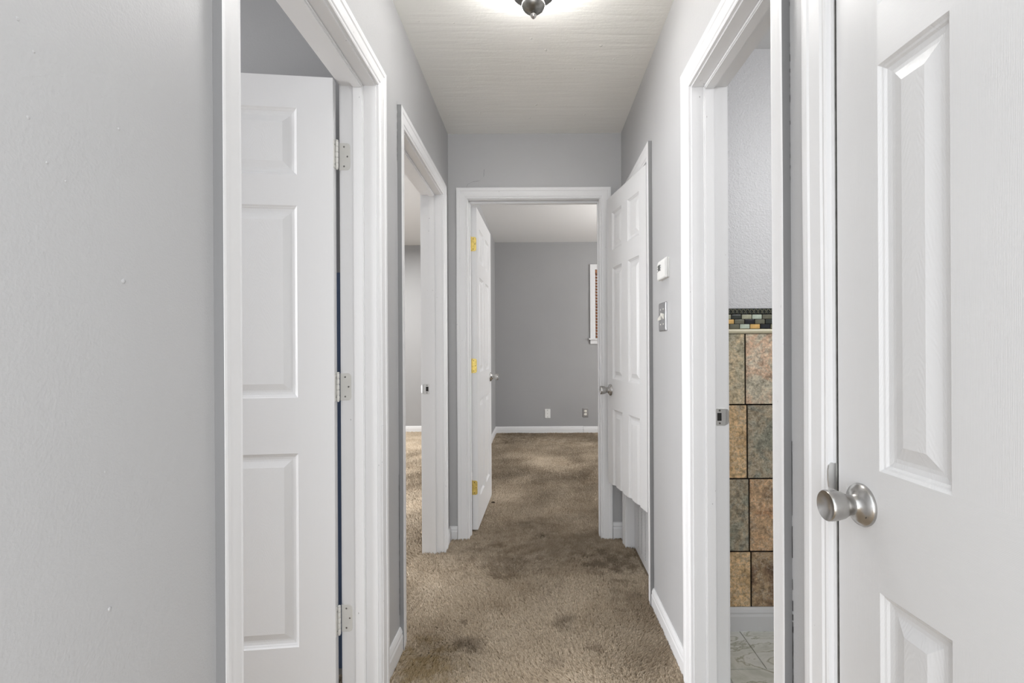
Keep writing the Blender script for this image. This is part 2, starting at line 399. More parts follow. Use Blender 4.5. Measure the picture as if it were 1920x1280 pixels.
# bathroom
YB = 2.09
wall('wall_bathroom', 'white textured bathroom wall above slate coloured tiles',
     [(XR+TH, 2.2, YB, YB+.1, -.02, 2.44), (2.2, 2.3, 0.95, YB+.1, -.02, 2.44), (XR+TH, 2.3, 0.95, 1.03, -.02, 2.44)], 'orange')
# closet interiors
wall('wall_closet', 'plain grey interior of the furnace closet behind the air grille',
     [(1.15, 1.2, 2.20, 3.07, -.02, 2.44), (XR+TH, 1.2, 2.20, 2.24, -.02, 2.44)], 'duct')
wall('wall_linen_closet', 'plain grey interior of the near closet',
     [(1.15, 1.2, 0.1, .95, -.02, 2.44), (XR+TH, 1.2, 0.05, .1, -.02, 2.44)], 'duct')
# living room behind the camera is open-plan; only its side returns are built
wall('wall_near', 'grey wall returns where the hall opens behind the viewer', [(-3.2, XL-TH, -0.05, 0.03, 0, 2.44), (XR+TH, 3.2, -0.05, 0.03, 0, 2.44)])
# ceilings
tag(obj('ceiling', B(XL, XR, -0.05, YE, ZC, ZC+.08), 'ceil'), 'off-white hall ceiling with rough plaster ridges', 'ceiling', None, 'structure')
tag(obj('ceiling_end_bedroom', B(-0.55, 3.3, YE+TH, YF, 2.573, 2.62), 'ceil2'), 'white ceiling of the end bedroom with streaks of light', 'ceiling', None, 'structure')
tag(obj('ceiling_second_bedroom', B(-4.6, -0.66, 1.93, 7.06, 2.573, 2.62), 'ceil2'), 'white ceiling glimpsed through the second doorway', 'ceiling', None, 'structure')
tag(obj('ceiling_first_bedroom', B(-4.6, XL-TH, 0.03, 1.815, 2.44, 2.52), 'ceil2'), 'white ceiling of the first bedroom', 'ceiling', None, 'structure')
tag(obj('ceiling_bathroom', B(XR+TH, 2.2, 1.03, YB, 2.365, 2.44), 'ceil2'), 'white bathroom ceiling above the textured wall', 'ceiling', None, 'structure')
tag(obj('ceiling_closet', B(XR+TH, 1.15, 2.24, 3.07, 2.40, 2.44), 'ceil2'), 'white ceiling inside the furnace closet', 'ceiling', None, 'structure')
# floors
bm = bmesh.new()
box(bm, XL-TH, XR+0.05, -0.05, YE+TH, -0.03, -0.004); box(bm, -4.6, XL-TH, 0.03, 1.815, -0.03, -0.004); box(bm, -4.6, XL-TH, 1.93, 7.06, -0.03, -0.004)
box(bm, -0.55, 3.3, YE+TH, YF, -0.03, -0.004); box(bm, XR+.05, 1.15, 2.24, 3.07, -0.03, -0.004); box(bm, XR+.05, 1.15, 0.1, .95, -0.03, -0.004); box(bm, -3.2, 3.2, -3.0, -0.05, -0.03, -0.004)
FLOOR = obj('floor', bm, 'carpet'); tag(FLOOR, 'worn brown shag carpet running through hall and bedrooms', 'floor', None, 'structure')

# bathroom floor: marble tiles
bf = obj('floor_bathroom', B(XR+.05, 2.2, 1.03, YB, -0.03, -0.004), 'floor_grout'); tag(bf, 'pale marble tile floor beyond the bathroom doorway', 'floor', None, 'structure')
t0 = B(-.1485, .1485, -.1485, .1485, -.008, 0, bev=.0015); to = obj('tile', t0, 'marble', bf, loc=(0.72, 1.978, 0)); first = True
for iy in range(4):
    for ix in range(5):
        x, y = XR+.05+.1+ix*.30+(.0 if iy % 2 == 0 else .15), 1.978-.30*iy
        if first: to.location = (x, y, 0); first = False
        else:
            if y < 1.15: continue
            inst('tile', to.data, bf, (x, y, 0))

# ------------------------------------------------------------------ carpet pile
def vnoise(x, y, f, seed):
    r = np.random.default_rng(seed); s_ = np.zeros_like(x)
    for _ in range(7):
        a = r.uniform(0, 2*PI); k = f*r.uniform(.6, 1.6); s_ += np.sin((x*math.cos(a)+y*math.sin(a))*k*2*PI+r.uniform(0, 2*PI))
    return s_/3.0
def pile(name, polys, size, h, cell, mask=None, seed=1):
    """polys: list of (x0,x1,y0,y1,density)"""
    r = np.random.default_rng(seed); P_ = []
    for x0, x1, y0, y1, d in polys:
        n = int((x1-x0)*(y1-y0)*d); P_.append(np.stack([r.uniform(x0, x1, n), r.uniform(y0, y1, n)], 1))
    p = np.concatenate(P_)
    if mask is not None: p = p[mask(p[:, 0], p[:, 1])]
    n = len(p); x, y = p[:, 0], p[:, 1]
    # nearest clump centre on a jittered, slightly stretched lattice (combed yarn tufts)
    cx = np.floor(x/cell); cy = np.floor(y/cell)
    best = np.full(n, 1e9); bx = x.copy(); by = y.copy()
    for dx in (-1, 0, 1):
        for dy in (-1, 0, 1):
            gx, gy = cx+dx, cy+dy
            hx = np.modf(np.abs(np.sin(gx*127.1+gy*311.7)*43758.5453))[0]; hy = np.modf(np.abs(np.sin(gx*269.5+gy*183.3)*43758.5453))[0]
            qx, qy = (gx+hx)*cell, (gy+hy)*cell; dd = (qx-x)**2+(qy-y)**2
            k = dd < best; best[k] = dd[k]; bx[k] = qx[k]; by[k] = qy[k]
    ang = vnoise(x, y, 1.1, 3)*1.3 - 1.9; mag = 0.55+0.35*vnoise(x, y, 2.3, 5)
    lx, ly = np.cos(ang)*mag*h*0.9, np.sin(ang)*mag*h*0.9
    tx = x+(bx-x)*0.68+lx+r.normal(0, h*.22, n); ty = y+(by-y)*0.68+ly+r.normal(0, h*.22, n)
    ctr = 1-np.clip(np.sqrt(best)/(cell*.75), 0, 1)
    tz = h*(0.50+0.45*ctr+r.uniform(-.12, .12, n)+0.10*vnoise(x, y, 2.0, 9))
    a0 = r.uniform(0, 2*PI, n); V = np.zeros((n, 4, 3), np.float32)
    for k in range(3):
        V[:, k, 0] = x+size*np.cos(a0+k*2.0944); V[:, k, 1] = y+size*np.sin(a0+k*2.0944); V[:, k, 2] = -0.004
    V[:, 3, 0] = tx; V[:, 3, 1] = ty; V[:, 3, 2] = tz
    F = np.array([[0, 1, 3], [1, 2, 3], [2, 0, 3]]); idx = (np.arange(n)[:, None, None]*4+F[None]).reshape(-1)
    me = bpy.data.meshes.new(name); me.vertices.add(n*4); me.vertices.foreach_set('co', V.reshape(-1))
    nf = n*3; me.loops.add(nf*3); me.loops.foreach_set('vertex_index', idx.astype(np.int32))
    me.polygons.add(nf); me.polygons.foreach_set('loop_start', (np.arange(nf)*3).astype(np.int32)); me.polygons.foreach_set('loop_total', np.full(nf, 3, np.int32))
    me.polygons.foreach_set('use_smooth', np.ones(nf, bool))
    ya = me.attributes.new('yarn', 'FLOAT', 'POINT'); ya.data.foreach_set('value', np.repeat(r.uniform(0.05, 1, n), 4).astype(np.float32))
    me.update(calc_edges=True); me.materials.append(M['carpet'])
    o = bpy.data.objects.new(name, me); COL.objects.link(o); o.parent = FLOOR; o['kind'] = 'stuff'; return n
pile('carpet_pile', [(XL+.012, XR-.012, 1.25, YE-.014, 72000), (XL-TH, XL+.012, D2[0]+.002, D2[1]-.002, 60000), (DE[0]+.002, DE[1]-.002, YE-.014, YE+TH, 60000),
                     (XL-TH, XL+.012, D1[0]+.002, D1[1]-.002, 12000), (XR-.012, XR+.03, R3[0]+.002, R3[1]-.002, 50000)], .0050, .018, .0165, seed=1)
pile('carpet_pile', [(-.55, .9, YE+TH, 4.4, 44000), (-.55, 1.2, 4.4, YF-.012, 26000)], .0056, .017, .017, seed=2)
pile('carpet_pile', [(-2.2, XL-TH, 1.94, 7.04, 22000)], .006, .017, .018, mask=lambda x, y: ((x < -.66) | ((y > D2[0]) & (y < D2[1]))) & (-x/y < .42) & (-x/y > .18), seed=3)
pile('carpet_pile', [(-1.4, XL-TH, .9, 1.8, 16000)], .005, .017, .016, seed=4)

# ------------------------------------------------------------------ door frames
F1, i1, m1 = doorway('trim_1', 'white door casing and jamb around the nearest bedroom doorway', 'left', *D1)
F2, i2, m2 = doorway('trim_2', 'narrow white casing and jamb around the second bedroom doorway', 'left', *D2)
F3, i3, m3 = doorway('trim_3', 'white casing framing the end bedroom doorway', 'end', *DE, sp=.007, reveal=.003)
F4, i4, m4 = doorway('trim_4', 'white casing and jamb around the tiled bathroom doorway', 'right', *R1)
F5, i5, m5 = doorway('trim_5', 'white casing beside the near closet door with knob', 'right', *R2, stop=(-.085, -.058), reveal=.003, cas=CAS)
F6, i6, m6 = doorway('trim_6', 'white casing around the cut-off furnace closet door', 'right', *R3, stop=(-.085, -.052))

def strike(root, inv, mp, a, sgn, o_c, z, w=.036, h=.057):
    """strike plate on a jamb face at a; sgn: direction out of the jamb"""
    e = lambda p, q, n: tuple(Vector(mp(a+sgn*n, o_c-p, z+q))-inv)
    bm = bmesh.new(); rounded_plate(bm, w, h, .0018, .006, e)
    s_ = obj('strike_plate', bm, 'chrome', root)
    bm = bmesh.new(); rounded_plate(bm, .014, .026, .0006, .001, lambda p, q, n: tuple(Vector(mp(a+sgn*(n+.0015), o_c-p+.005, z+q))-inv)); obj('latch_hole', bm, 'dark', s_)
    for q in (-.021, .021):
        bm = bmesh.new(); rounded_plate(bm, .007, .007, .0008, .0034, lambda p, q2, n: tuple(Vector(mp(a+sgn*(n+.0016), o_c-p+.004, z+q+q2))-inv)); obj('screw', bm, 'nickel_dark', s_)
    bm = bmesh.new()   # curved lip
    pts = []
    for i in range(6):
        t = i/5; pts.append((o_c-w/2-.012*t, .0018-.008*t*t))
    for (p0, n0), (p1, n1) in zip(pts, pts[1:]):
        hh = lambda p: .026-.010*((o_c-w/2-p)/.012)**2
        q = [bm.verts.new(tuple(Vector(mp(a+sgn*n0, p0, z+s*hh(p0)))-inv)) for s in (-1, 1)]
        r_ = [bm.verts.new(tuple(Vector(mp(a+sgn*n1, p1, z+s*hh(p1)))-inv)) for s in (1, -1)]
        bm.faces.new(q+r_)
    obj('strike_lip', bm, 'chrome', s_, smooth=True)
strike(F4, i4, m4, R1[1], -1, -.091, CH-(783-652)/568)
strike(F2, i2, m2, D2[1], -1, -.091, CH-(728-652)/335)
# strike of the near closet: a bent tongue on the casing edge
bm = bmesh.new()
for k in range(5):
    a = k/4
    pass
loft(bm, [tuple(Vector(m5(R2[1]-.001, o, z))-i5) for o, z in ((.009, .905), (.0105, .918), (.0105, .934), (.009, .943), (.004, .947), (-.004, .947), (-.004, .90))],
         [tuple(Vector(m5(R2[1]+.0025, o, z))-i5) for o, z in ((.009, .905), (.0105, .918), (.0105, .934), (.009, .943), (.004, .947), (-.004, .947), (-.004, .90))])
obj('strike_plate', bm, 'chrome', F5)
obj('metal_strip_gap_shade', mbox(m5, R2[1]-.0035, R2[1]-.0005, -.030, -.004, .01, R2[2]-.01), 'nickel_dark', F5, loc=-i5)  # metal strip in the door gap; its dark tone stands in for gap shade

# ------------------------------------------------------------------ baseboards
BB = [(0, 0), (.0125, 0), (.0125, .052), (.0095, .060), (.0105, .066), (.007, .076), (.004, .082), (0, .083)]
def base(name, label, p0, p1, nrm, mat='white_clean', h=1.0, parent=None, sub='baseboard_length'):
    p0, p1, nrm = Vector(p0), Vector(p1), Vector(nrm)
    bm = bmesh.new()
    f = lambda p: [tuple(p+nrm*o*1.0+Vector((0, 0, z*h))) for o, z in BB]
    loft(bm, f(p0), f(p1)); o = obj(name, bm, mat, parent)
    if parent is None: tag(o, label, 'baseboard', None, 'structure')
    return o
base('baseboard_left', 'short white baseboard between the two bedroom doorways', (XL, D1[1]+.071, 0), (XL, D2[0]-.071, 0), (1, 0, 0), h=1.1)
base('baseboard_left_near', 'white baseboard under the near grey hall wall', (XL, -.05, 0), (XL, D1[0]-.071, 0), (1, 0, 0))
base('baseboard_left_end', 'tiny white baseboard return in the hall corner beside the end doorway', (XL, D2[1]+.071, 0), (XL, YE, 0), (1, 0, 0))
base('baseboard_right', 'white baseboard below the thermostat wall', (XR, R1[1]+.071, 0), (XR, R3[0]-.071, 0), (-1, 0, 0))
base('baseboard_end_left', 'white baseboard sliver left of the end doorway casing', (XL, YE, 0), (DE[0]-.071, YE, 0), (0, -1, 0))
base('baseboard_end_right', 'white baseboard block in the corner under the cut-off closet door', (DE[1]+.071, YE, 0), (XR, YE, 0), (0, -1, 0), h=1.25)
bb = empty('baseboard_back', (0, YF, 0)); tag(bb, 'white baseboard with a butt joint along the end bedroom back wall', 'baseboard', None, 'structure')
base('baseboard_length', '', (-.55, 0, 0), (.631, 0, 0), (0, -1, 0), parent=bb, h=1.12)
base('baseboard_length', '', (.634, 0, 0), (3.3, 0, 0), (0, -1, 0), parent=bb, h=1.08)
base('baseboard_back_left', 'white baseboard behind the open end bedroom door', (-.55, YE+TH, 0), (-.55, YF, 0), (1, 0, 0), h=1.12)
base('baseboard_second_bedroom', 'white baseboard seen through the second doorway', (-4.6, 7.06, 0), (-.66, 7.06, 0), (0, -1, 0))
base('baseboard_bathroom', 'white baseboard between slate coloured tiles and marble floor', (XR+TH, YB-.008, 0), (2.2, YB-.008, 0), (0, -1, 0), h=1.13)

# ------------------------------------------------------------------ tile wall
WB = bpy.data.objects['wall_bathroom']
g_ = obj('grout_bed', B(XR+TH, 2.2, YB-.005, YB, 0, 1.305), 'grout', WB)
rows = [(.918, 1.203), (.617, .912), (.321, .611), (.095, .315)]
look = [('tile_sage', 'tile_rose'), ('tile_ochre', 'tile_slate'), ('tile_slate', 'tile_rust'), ('tile_ochre', 'tile_brown')]
allm = ['tile_sage', 'tile_rose', 'tile_ochre', 'tile_slate', 'tile_rust', 'tile_brown']
for ri, (z0, z1) in enumerate(rows):
    xj = .850+.0065*ri
    for ci in range(-1, 4):
        x0, x1 = xj+ci*.302+.003, xj+(ci+1)*.302-.003
        x0 = max(x0, XR+TH+.002); x1 = min(x1, 2.2)
        if x1-x0 < .02: continue
        mt = look[ri][0] if ci == -1 else look[ri][1] if ci == 0 else random.choice(allm)
        w, hh = x1-x0, z1-z0
        obj('tile', B(-w/2, w/2, -.010, 0, -hh/2, hh/2, bev=.002), mt, WB, loc=((x0+x1)/2, YB, (z0+z1)/2))
bm = bmesh.new(); loft(bm, [(XR+TH, YB-o, 1.203+z) for o, z in ((0, 0), (.014, .001), (.018, .006), (.018, .013), (.013, .019), (0, .020))], [(2.2, YB-o, 1.203+z) for o, z in ((0, 0), (.014, .001), (.018, .006), (.018, .013), (.013, .019), (0, .020))])
o = obj('bullnose_rail', bm, 'rail', WB, smooth=True); o['label'] = 'cream rail'
mos = [obj('mosaic_tile', B(-.0195, .0195, -.009, 0, -.0088, .0088, bev=.0015), 'mos%d' % i, WB, loc=(1.9-.042*i, YB, 1.292)) for i in range(8)]
for q in mos: q.location = (0, 0, 0)
used = set(); patt = {0: [6, 4, 3, 2, 5, 7], 1: [2, 4, 5, 4, 0, 1], 2: [1, 0, 1, 3, 4, 7]}
for r in range(3):
    z = 1.233+.0195*r
    for c in range(36):
        x = XR+TH+.05+c*.0418+(.020 if r == 1 else 0.004*r)
        if x > 2.16: continue
        mi = patt[r][(c-2) % 6] if 2 <= c < 8 else random.randrange(8)
        if mi not in used: mos[mi].location = (x, YB, z); used.add(mi)
        else: inst('mosaic_tile', mos[mi].data, WB, (x, YB, z))
bm = bmesh.new(); box(bm, XR+TH, 2.2, YB-.008, YB, 1.284, 1.306)
o = obj('border_strip', bm, 'mos0', WB)
bm = bmesh.new(); x = XR+TH
while x < 2.18:
    for s in (0, 1):
        vs = box(bm, x, x+.003, YB-.013, YB-.006, 1.286, 1.304)
        sl = .012 if s else -.012
        for f in vs:
            pass
        vv = set(v for f in vs for v in f.verts)
        for v in vv:
            if v.co.z > 1.295: v.co.x += sl
        x += .0085
o = obj('border_relief', bm, 'mos4', WB); o['kind'] = 'stuff'

# ------------------------------------------------------------------ six panel doors
RINGS = [(0, 0), (.004, .0042), (.007, .0055), (.010, .0085), (.018, .0100), (.024, .0096), (.044, .0030)]
def leaf(name, label, W, H, st, mu, zs, rows_z, T=.035, cut=None, hidden_rows=(), z0=0.012):
    """local x from hinge edge, y = 0 front face, -T.. back; z up"""
    root = empty(name); tag(root, label, 'door', None, 'structure')
    pw = (W-2*st-mu)/2
    xs = [0, st, st+pw, st+pw+mu, W-st, W]
    zb = [z0]
    for a, b_ in rows_z: zb += [a, b_]
    zb.append(H)
    bm = bmesh.new(); V = {}
    def v(i, k, s): 
        if (i, k, s) not in V: V[(i, k, s)] = bm.verts.new((xs[i], 0 if s == 0 else T, zb[k]))
        return V[(i, k, s)]
    nx, nz = 5, len(zb)-1
    hole = lambda i, k: (i in (1, 3)) and (k % 2 == 1)
    for s in (0, 1):
        for i in range(nx):
            for k in range(nz):
                if hole(i, k): continue
                f = bm.faces.new((v(i, k, s), v(i+1, k, s), v(i+1, k+1, s), v(i, k+1, s))); f.material_index = 0 if i in (0, 2, 4) and not (i == 2 and k % 2 == 0) else 1
    solid = lambda i, k: 0 <= i < nx and 0 <= k < nz and not hole(i, k)
    for i in range(nx+1):
        for k in range(nz):
            if solid(i, k) != solid(i-1, k): bm.faces.new((v(i, k, 0), v(i, k+1, 0), v(i, k+1, 1), v(i, k, 1)))
    for k in range(nz+1):
        for i in range(nx):
            if solid(i, k) != solid(i, k-1): bm.faces.new((v(i, k, 0), v(i+1, k, 0), v(i+1, k, 1), v(i, k, 1)))
    def cutit(bm):
        if cut is None: return
        g = bm.verts[:]+bm.edges[:]+bm.faces[:]
        r = bmesh.ops.bisect_plane(bm, geom=g, plane_co=(0, 0, cut), plane_no=(0, 0, 1), clear_inner=True)
        es = [e for e in r['geom_cut'] if isinstance(e, bmesh.types.BMEdge)]
        bmesh.ops.contextual_create(bm, geom=es) if len(es) < 30 else None
        bmesh.ops.holes_fill(bm, edges=[e for e in bm.edges if e.is_boundary], sides=0)
    cutit(bm)
    obj('door_slab', bm, ['grain_v', 'grain_h'], root)
    for (za, zb_) in rows_z:
        if cut is not None and zb_ <= cut: continue
        for xa in (st, st+pw+mu):
            bm = bmesh.new(); cx, cz = xa+pw/2, (za+zb_)/2; hw, hh = pw/2, (zb_-za)/2
            pv = []
            for s in (0, 1):
                rr = []
                for ins, dp in RINGS:
                    y = dp if s == 0 else T-dp
                    rr.append([bm.verts.new((a*(hw-ins), y, q*(hh-ins))) for a, q in ((-1, -1), (1, -1), (1, 1), (-1, 1))])
                for A, C in zip(rr, rr[1:]):
                    for i in range(4):
                        j = (i+1) % 4; bm.faces.new((A[i], A[j], C[j], C[i]))
                bm.faces.new(rr[-1]); pv.append(rr[0])
            for i in range(4):
                j = (i+1) % 4; bm.faces.new((pv[0][i], pv[0][j], pv[1][j], pv[1][i]))
            for vtx in bm.verts: vtx.co.z += cz
            cutit(bm)
            for vtx in bm.verts: vtx.co.z -= cz
            obj('door_panel', bm, 'grain_p', root, loc=(cx, 0, cz))
    return root
def place(root, hinge, tip, flip=False):
    """front face (y=0, looking along -y local) between hinge and tip"""
    d = Vector((tip[0]-hinge[0], tip[1]-hinge[1])); ang = math.atan2(d.y, d.x)
    root.location = (hinge[0], hinge[1], 0); root.rotation_euler = (0, 0, ang)
KN = [(.0335, .0), (.0342, .003), (.0325, .0065), (.0245, .0115), (.0180, .0160), (.0162, .020), (.0162, .026), (.0185, .030), (.0215, .036), (.0238, .046), (.0246, .056), (.0245, .0600), (.0232, .0618), (.0215, .0612), (.012, .0565), (0, .0555)]
def knob(root, x, z, T=.035, mat='nickel', sides=(0, 1), scale=1.0):
    for s in sides:
        k = empty('door_knob'); k.parent = root; k.location = (x, 0 if s == 0 else T, z)
        sg = -1 if s == 0 else 1
        ro = [(r*scale, h*sg) for r, h in KN[:6]]; kb = [(r*scale, h*sg) for r, h in KN[5:]]
        bm = bmesh.new(); lathe(bm, ro, 'y', 40); obj('rosette', bm, mat, k, smooth=True)
        bm = bmesh.new(); lathe(bm, kb, 'y', 40); obj('grip', bm, mat, k, smooth=True)
        bm = bmesh.new(); lathe(bm, [(.0035, .006*sg), (.0035, .0105*sg), (.0022, .0108*sg), (0, .0095*sg)], 'y', 12, org=(-.020*scale*1, 0, -.012)); obj('screw', bm, 'dark', k, smooth=True)
    b_ = B(-.0, .003, .006, .029, -.028, .028); 
    b_.free()
def hinge_at(root, mats, loc, plate_map_list, knuckle_loc, h=.089):
    """plate_map_list: functions (p,q,n)->root-local coords, p across from the pin"""
    m_plate, m_knuckle, m_screw = mats
    hg = empty('hinge'); hg.parent = root; hg.location = loc
    for f in plate_map_list:
        bm = bmesh.new(); rounded_plate(bm, .036, h, .0016, .012, lambda p, q, n: f(p+.018, q, n), corners=(1, 0, 0, 1)); obj('hinge_plate', bm, m_plate, hg)
        for (p, q) in ((.016, .032), (.027, 0), (.016, -.032)):
            bm = bmesh.new(); rounded_plate(bm, .0056, .0056, .0008, .0027, lambda a, b_, n: f(p+a, q+b_, n+.0015)); obj('screw', bm, m_screw, hg)
    for k in range(5):
        z0 = -h/2+k*h/5
        bm = bmesh.new(); lathe(bm, [(.0048, z0+.0006), (.0052, z0+.0012), (.0052, z0+h/5-.0012), (.0048, z0+h/5-.0006)], 'z', 14, org=knuckle_loc); obj('knuckle', bm, m_knuckle, hg, smooth=True)
    bm = bmesh.new(); lathe(bm, [(.0036, -h/2-.003), (.0036, -h/2), (.0036, h/2), (.005, h/2+.001), (.005, h/2+.0035), (.003, h/2+.005)], 'z', 14, org=knuckle_loc); obj('hinge_pin', bm, m_knuckle, hg, smooth=True)
ROWS = [(.200, .817), (.995, 1.608), (1.706, 1.920)]

# door_1: nearest bedroom door, swung into the room on its far jamb
d1 = leaf('door_1', 'white six-panel bedroom door swung wide open behind the nearest left doorway', .785, 2.022, .112, .10, None, ROWS)
# front face must face camera: direction hinge->tip is -x, local -y is then +Y world; so put the face on local y=T side
hx, hy = -.6495, 1.647
ang = math.atan2(-.034, -.287)
T_ = .035
# local y axis after rotation by ang (~186.8deg) points to -Y (toward camera) : face at y=T must lie on (hx,hy)
d1.rotation_euler = (0, 0, ang)
ly = Vector((-math.sin(ang), math.cos(ang))); d1.location = (hx-ly.x*T_, hy-ly.y*T_, 0)
knob(d1, .785-.06, .93)
inv1 = (Matrix.Translation(d1.location) @ Matrix.Rotation(ang, 4, 'Z')).inverted()
for z in (CH+(652-292)/570, CH-(723-652)/570, CH-(1156-652)/570):
    fj = lambda p, q, n: tuple(inv1 @ Vector((-.6435+p, D1[1]-n, z+q)))
    fd = lambda p, q, n: (-n+.0, .033-p*.8, z+q)
    kl = inv1 @ Vector((-.6455, 1.668, z))
    hinge_at(d1, ('painted_metal', 'painted_metal', 'nickel_dark'), (0, 0, 0), [fj, fd], tuple(kl))

# door_2: end bedroom door on its left jamb, opened into the bedroom
d2 = leaf('door_2', 'white six-panel door with brass hinges standing open into the end bedroom', .762, 2.030, .115, .105, None, ROWS, z0=.018)
hx, hy = -.367, YE+TH+.004; ang = math.atan2(.758, .019)
# camera-side face is to the right (+x): local -y points to +x when ang ~ 90deg -> face y=0
d2.rotation_euler = (0, 0, ang); d2.location = (hx, hy, 0)
knob(d2, .762-.065, .932, sides=(0, 1))
for z in (CH+(652-457)/300, CH-(685-652)/300, CH-(913-652)/300):
    fd = lambda p, q, n: (-n, T_+.002-p*.95, z+q)
    fj = lambda p, q, n: (-.002-p, T_-.002+n*.5, z+q)
    hinge_at(d2, ('brass', 'brass', 'brass_dark'), (0, 0, 0), [fd], (-.003, T_+.004, z))

# door_3: furnace closet door, bottom sawn off
R3ROWS = [(.20, .81), (.975, 1.590), (1.685, 1.895)]
d3 = leaf('door_3', 'narrow white closet door ajar with its bottom sawn off above the air grille', .572, 1.990, .088, .088, None, R3ROWS, cut=.390)
hx, hy = .5085, 2.352; tip = (.407, 2.915); ang = math.atan2(tip[1]-hy, tip[0]-hx)
# direction +Y; camera-side face is -x: local +y points to -x -> face y=T
d3.rotation_euler = (0, 0, ang); ly = Vector((-math.sin(ang), math.cos(ang))); d3.location = (hx-ly.x*T_, hy-ly.y*T_, 0)
knob(d3, .572-.055, .913, mat='nickel', scale=.95)

# door_4: near closet door
R4ROWS = [(.165, .772), (.958, 1.580), (1.672, 1.885)]
d4 = leaf('door_4', 'white wood-grained closet door with round nickel knob in the near foreground', .560, 2.020, .098, .105, None, R4ROWS)
fx, fy = .521, .883; hx, hy = .548, fy-.559
ang = math.atan2(fy-hy, fx-hx); d4.rotation_euler = (0, 0, ang); ly = Vector((-math.sin(ang), math.cos(ang)))
d4.location = (hx-ly.x*T_, hy-ly.y*T_, 0)
knob(d4, .560-.060, CH-(945-652)/1150)
bm = bmesh.new(); box(bm, .560, .5615, .004, .031, .866, .924, bev=.0005); obj('latch_plate', bm, 'nickel', d4)

# ------------------------------------------------------------------ return air grille in the furnace closet
gx = XR+.044
gr = empty('air_return_grille', (gx, 2.64, 0)); tag(gr, 'white stamped metal air return grille under the sawn-off closet door', 'air grille')
ya, yb, za, zb = R3[0]+.002, R3[1]-.002, .03, .60
bm = bmesh.new()
box(bm, -.004, .004, ya-2.64, yb-2.64, za-.02, za+.02); box(bm, -.004, .004, ya-2.64, yb-2.64, zb-.02, zb)
box(bm, -.004, .004, ya-2.64, ya+.025-2.64, za+.02, zb-.02); box(bm, -.004, .004, yb-.03-2.64, yb-2.64, za+.02, zb-.02)
obj('grille_frame', bm, 'white_clean', gr)
cols = 6; c0, c1 = ya+.025, yb-.03; cw = (c1-c0)/cols
for c in range(cols):
    a = c0+c*cw-2.64
    bm = bmesh.new(); z = za+.026
    while z < zb-.026:
        fs = box(bm, -.005, .003, a+(.007 if int(z/.0085) % 2 else .004), a+cw-(.007 if int(z/.0085) % 2 else .010), z, z+.0055)
        for v in set(v for f in fs for v in f.verts):
            if v.co.x < 0: v.co.z -= .003
        z += .0085
    o = obj('louver_bank', bm, 'white_clean', gr); o['kind'] = 'stuff'
obj('slot_shade_backing', B(.014, .02, ya-2.64, yb-2.64, za, zb), 'lcd', gr)  # dark sheet added so the louver slots read shaded

# ------------------------------------------------------------------ thermostat and switch
th = empty('thermostat', (XR, 2.045, 1.462)); tag(th, 'small white thermostat with grey display on the grey wall above the light switch', 'thermostat')
bm = bmesh.new(); rounded_plate(bm, .122, .080, .006, .005, lambda p, q, n: (-n, p, q)); obj('wall_plate', bm, 'plastic', th)
prof = [(-.006, -.040), (-.015, -.040), (-.018, -.037), (-.018, .022), (-.016, .032), (-.011, .040), (-.006, .040)]
bm = bmesh.new(); loft(bm, [(x, -.062, z) for x, z in prof], [(x, .062, z) for x, z in prof]); bmesh.ops.bevel(bm, geom=bm.edges[:], offset=.002, segments=2, affect='EDGES'); obj('cover', bm, 'plastic', th)
obj('display', B(-.0192, -.017, .012, .042, -.004, .020, bev=.0005), 'lcd', th)
for z in (-.004, .006, .016):
    for y in (.052, .003): obj('button', B(-.0196, -.017, y-.004, y+.004, z-.0022, z+.0022), 'button', th)

sw = empty('light_switch', (XR, 2.078, 1.273)); tag(sw, 'brushed steel double light switch plate with two white toggles below the thermostat', 'light switch')
bm = bmesh.new(); rounded_plate(bm, .116, .116, .006, .004, lambda p, q, n: (-n, p, q)); obj('switch_plate', bm, 'steel', sw)
for y, up in ((.023, -1), (-.023, 1)):
    bm = bmesh.new(); loft(bm, [(-.005, y-.005, -.011), (-.005, y+.005, -.011), (-.005, y+.005, .011), (-.005, y-.005, .011)], [(-.017, y-.004, up*.010-.004), (-.017, y+.004, up*.010-.004), (-.017, y+.004, up*.010+.004), (-.017, y-.004, up*.010+.004)])
    obj('toggle', bm, 'ivory', sw)
    for z in (-.030, .030):
        bm = bmesh.new(); lathe(bm, [(.003, -.0062), (.003, -.0075), (.0015, -.0082)], 'x', 12, org=(0, y, z)); obj('screw', bm, 'ivory', sw)

# ------------------------------------------------------------------ outlets on the back wall
o1 = empty('cable_cover_plate', (.151, YF, .265)); tag(o1, 'small white blank cover plate low on the end bedroom back wall', 'wall plate')
bm = bmesh.new(); rounded_plate(bm, .075, .122, .006, .004, lambda p, q, n: (p, -n, q)); obj('cover', bm, 'plastic', o1)
for z in (.045, .0, -.045):
    bm = bmesh.new(); lathe(bm, [(.0045, -.0055), (.0045, -.0075), (.002, -.008)], 'y', 12, org=(0, 0, z)); obj('screw', bm, 'nickel_dark', o1)
o2 = empty('power_outlet', (.662, YF, .275)); tag(o2, 'steel-plated duplex power outlet low on the end bedroom back wall', 'power outlet')
bm = bmesh.new(); rounded_plate(bm, .078, .122, .006, .004, lambda p, q, n: (p, -n, q)); obj('cover', bm, 'steel', o2)
for z in (.021, -.021):
    bm = bmesh.new(); rounded_plate(bm, .036, .030, .003, .010, lambda p, q, n: (p, -.0055-n, z+q)); rc = obj('receptacle', bm, 'ivory', o2)
    for x in (-.007, .007): obj('slot', B(x-.0015, x+.0015, -.0092, -.0075, z-.004, z+.005), 'dark', rc)
bm = bmesh.new(); lathe(bm, [(.003, -.0055), (.003, -.0075), (.0015, -.008)], 'y', 12); obj('screw', bm, 'nickel', o2)

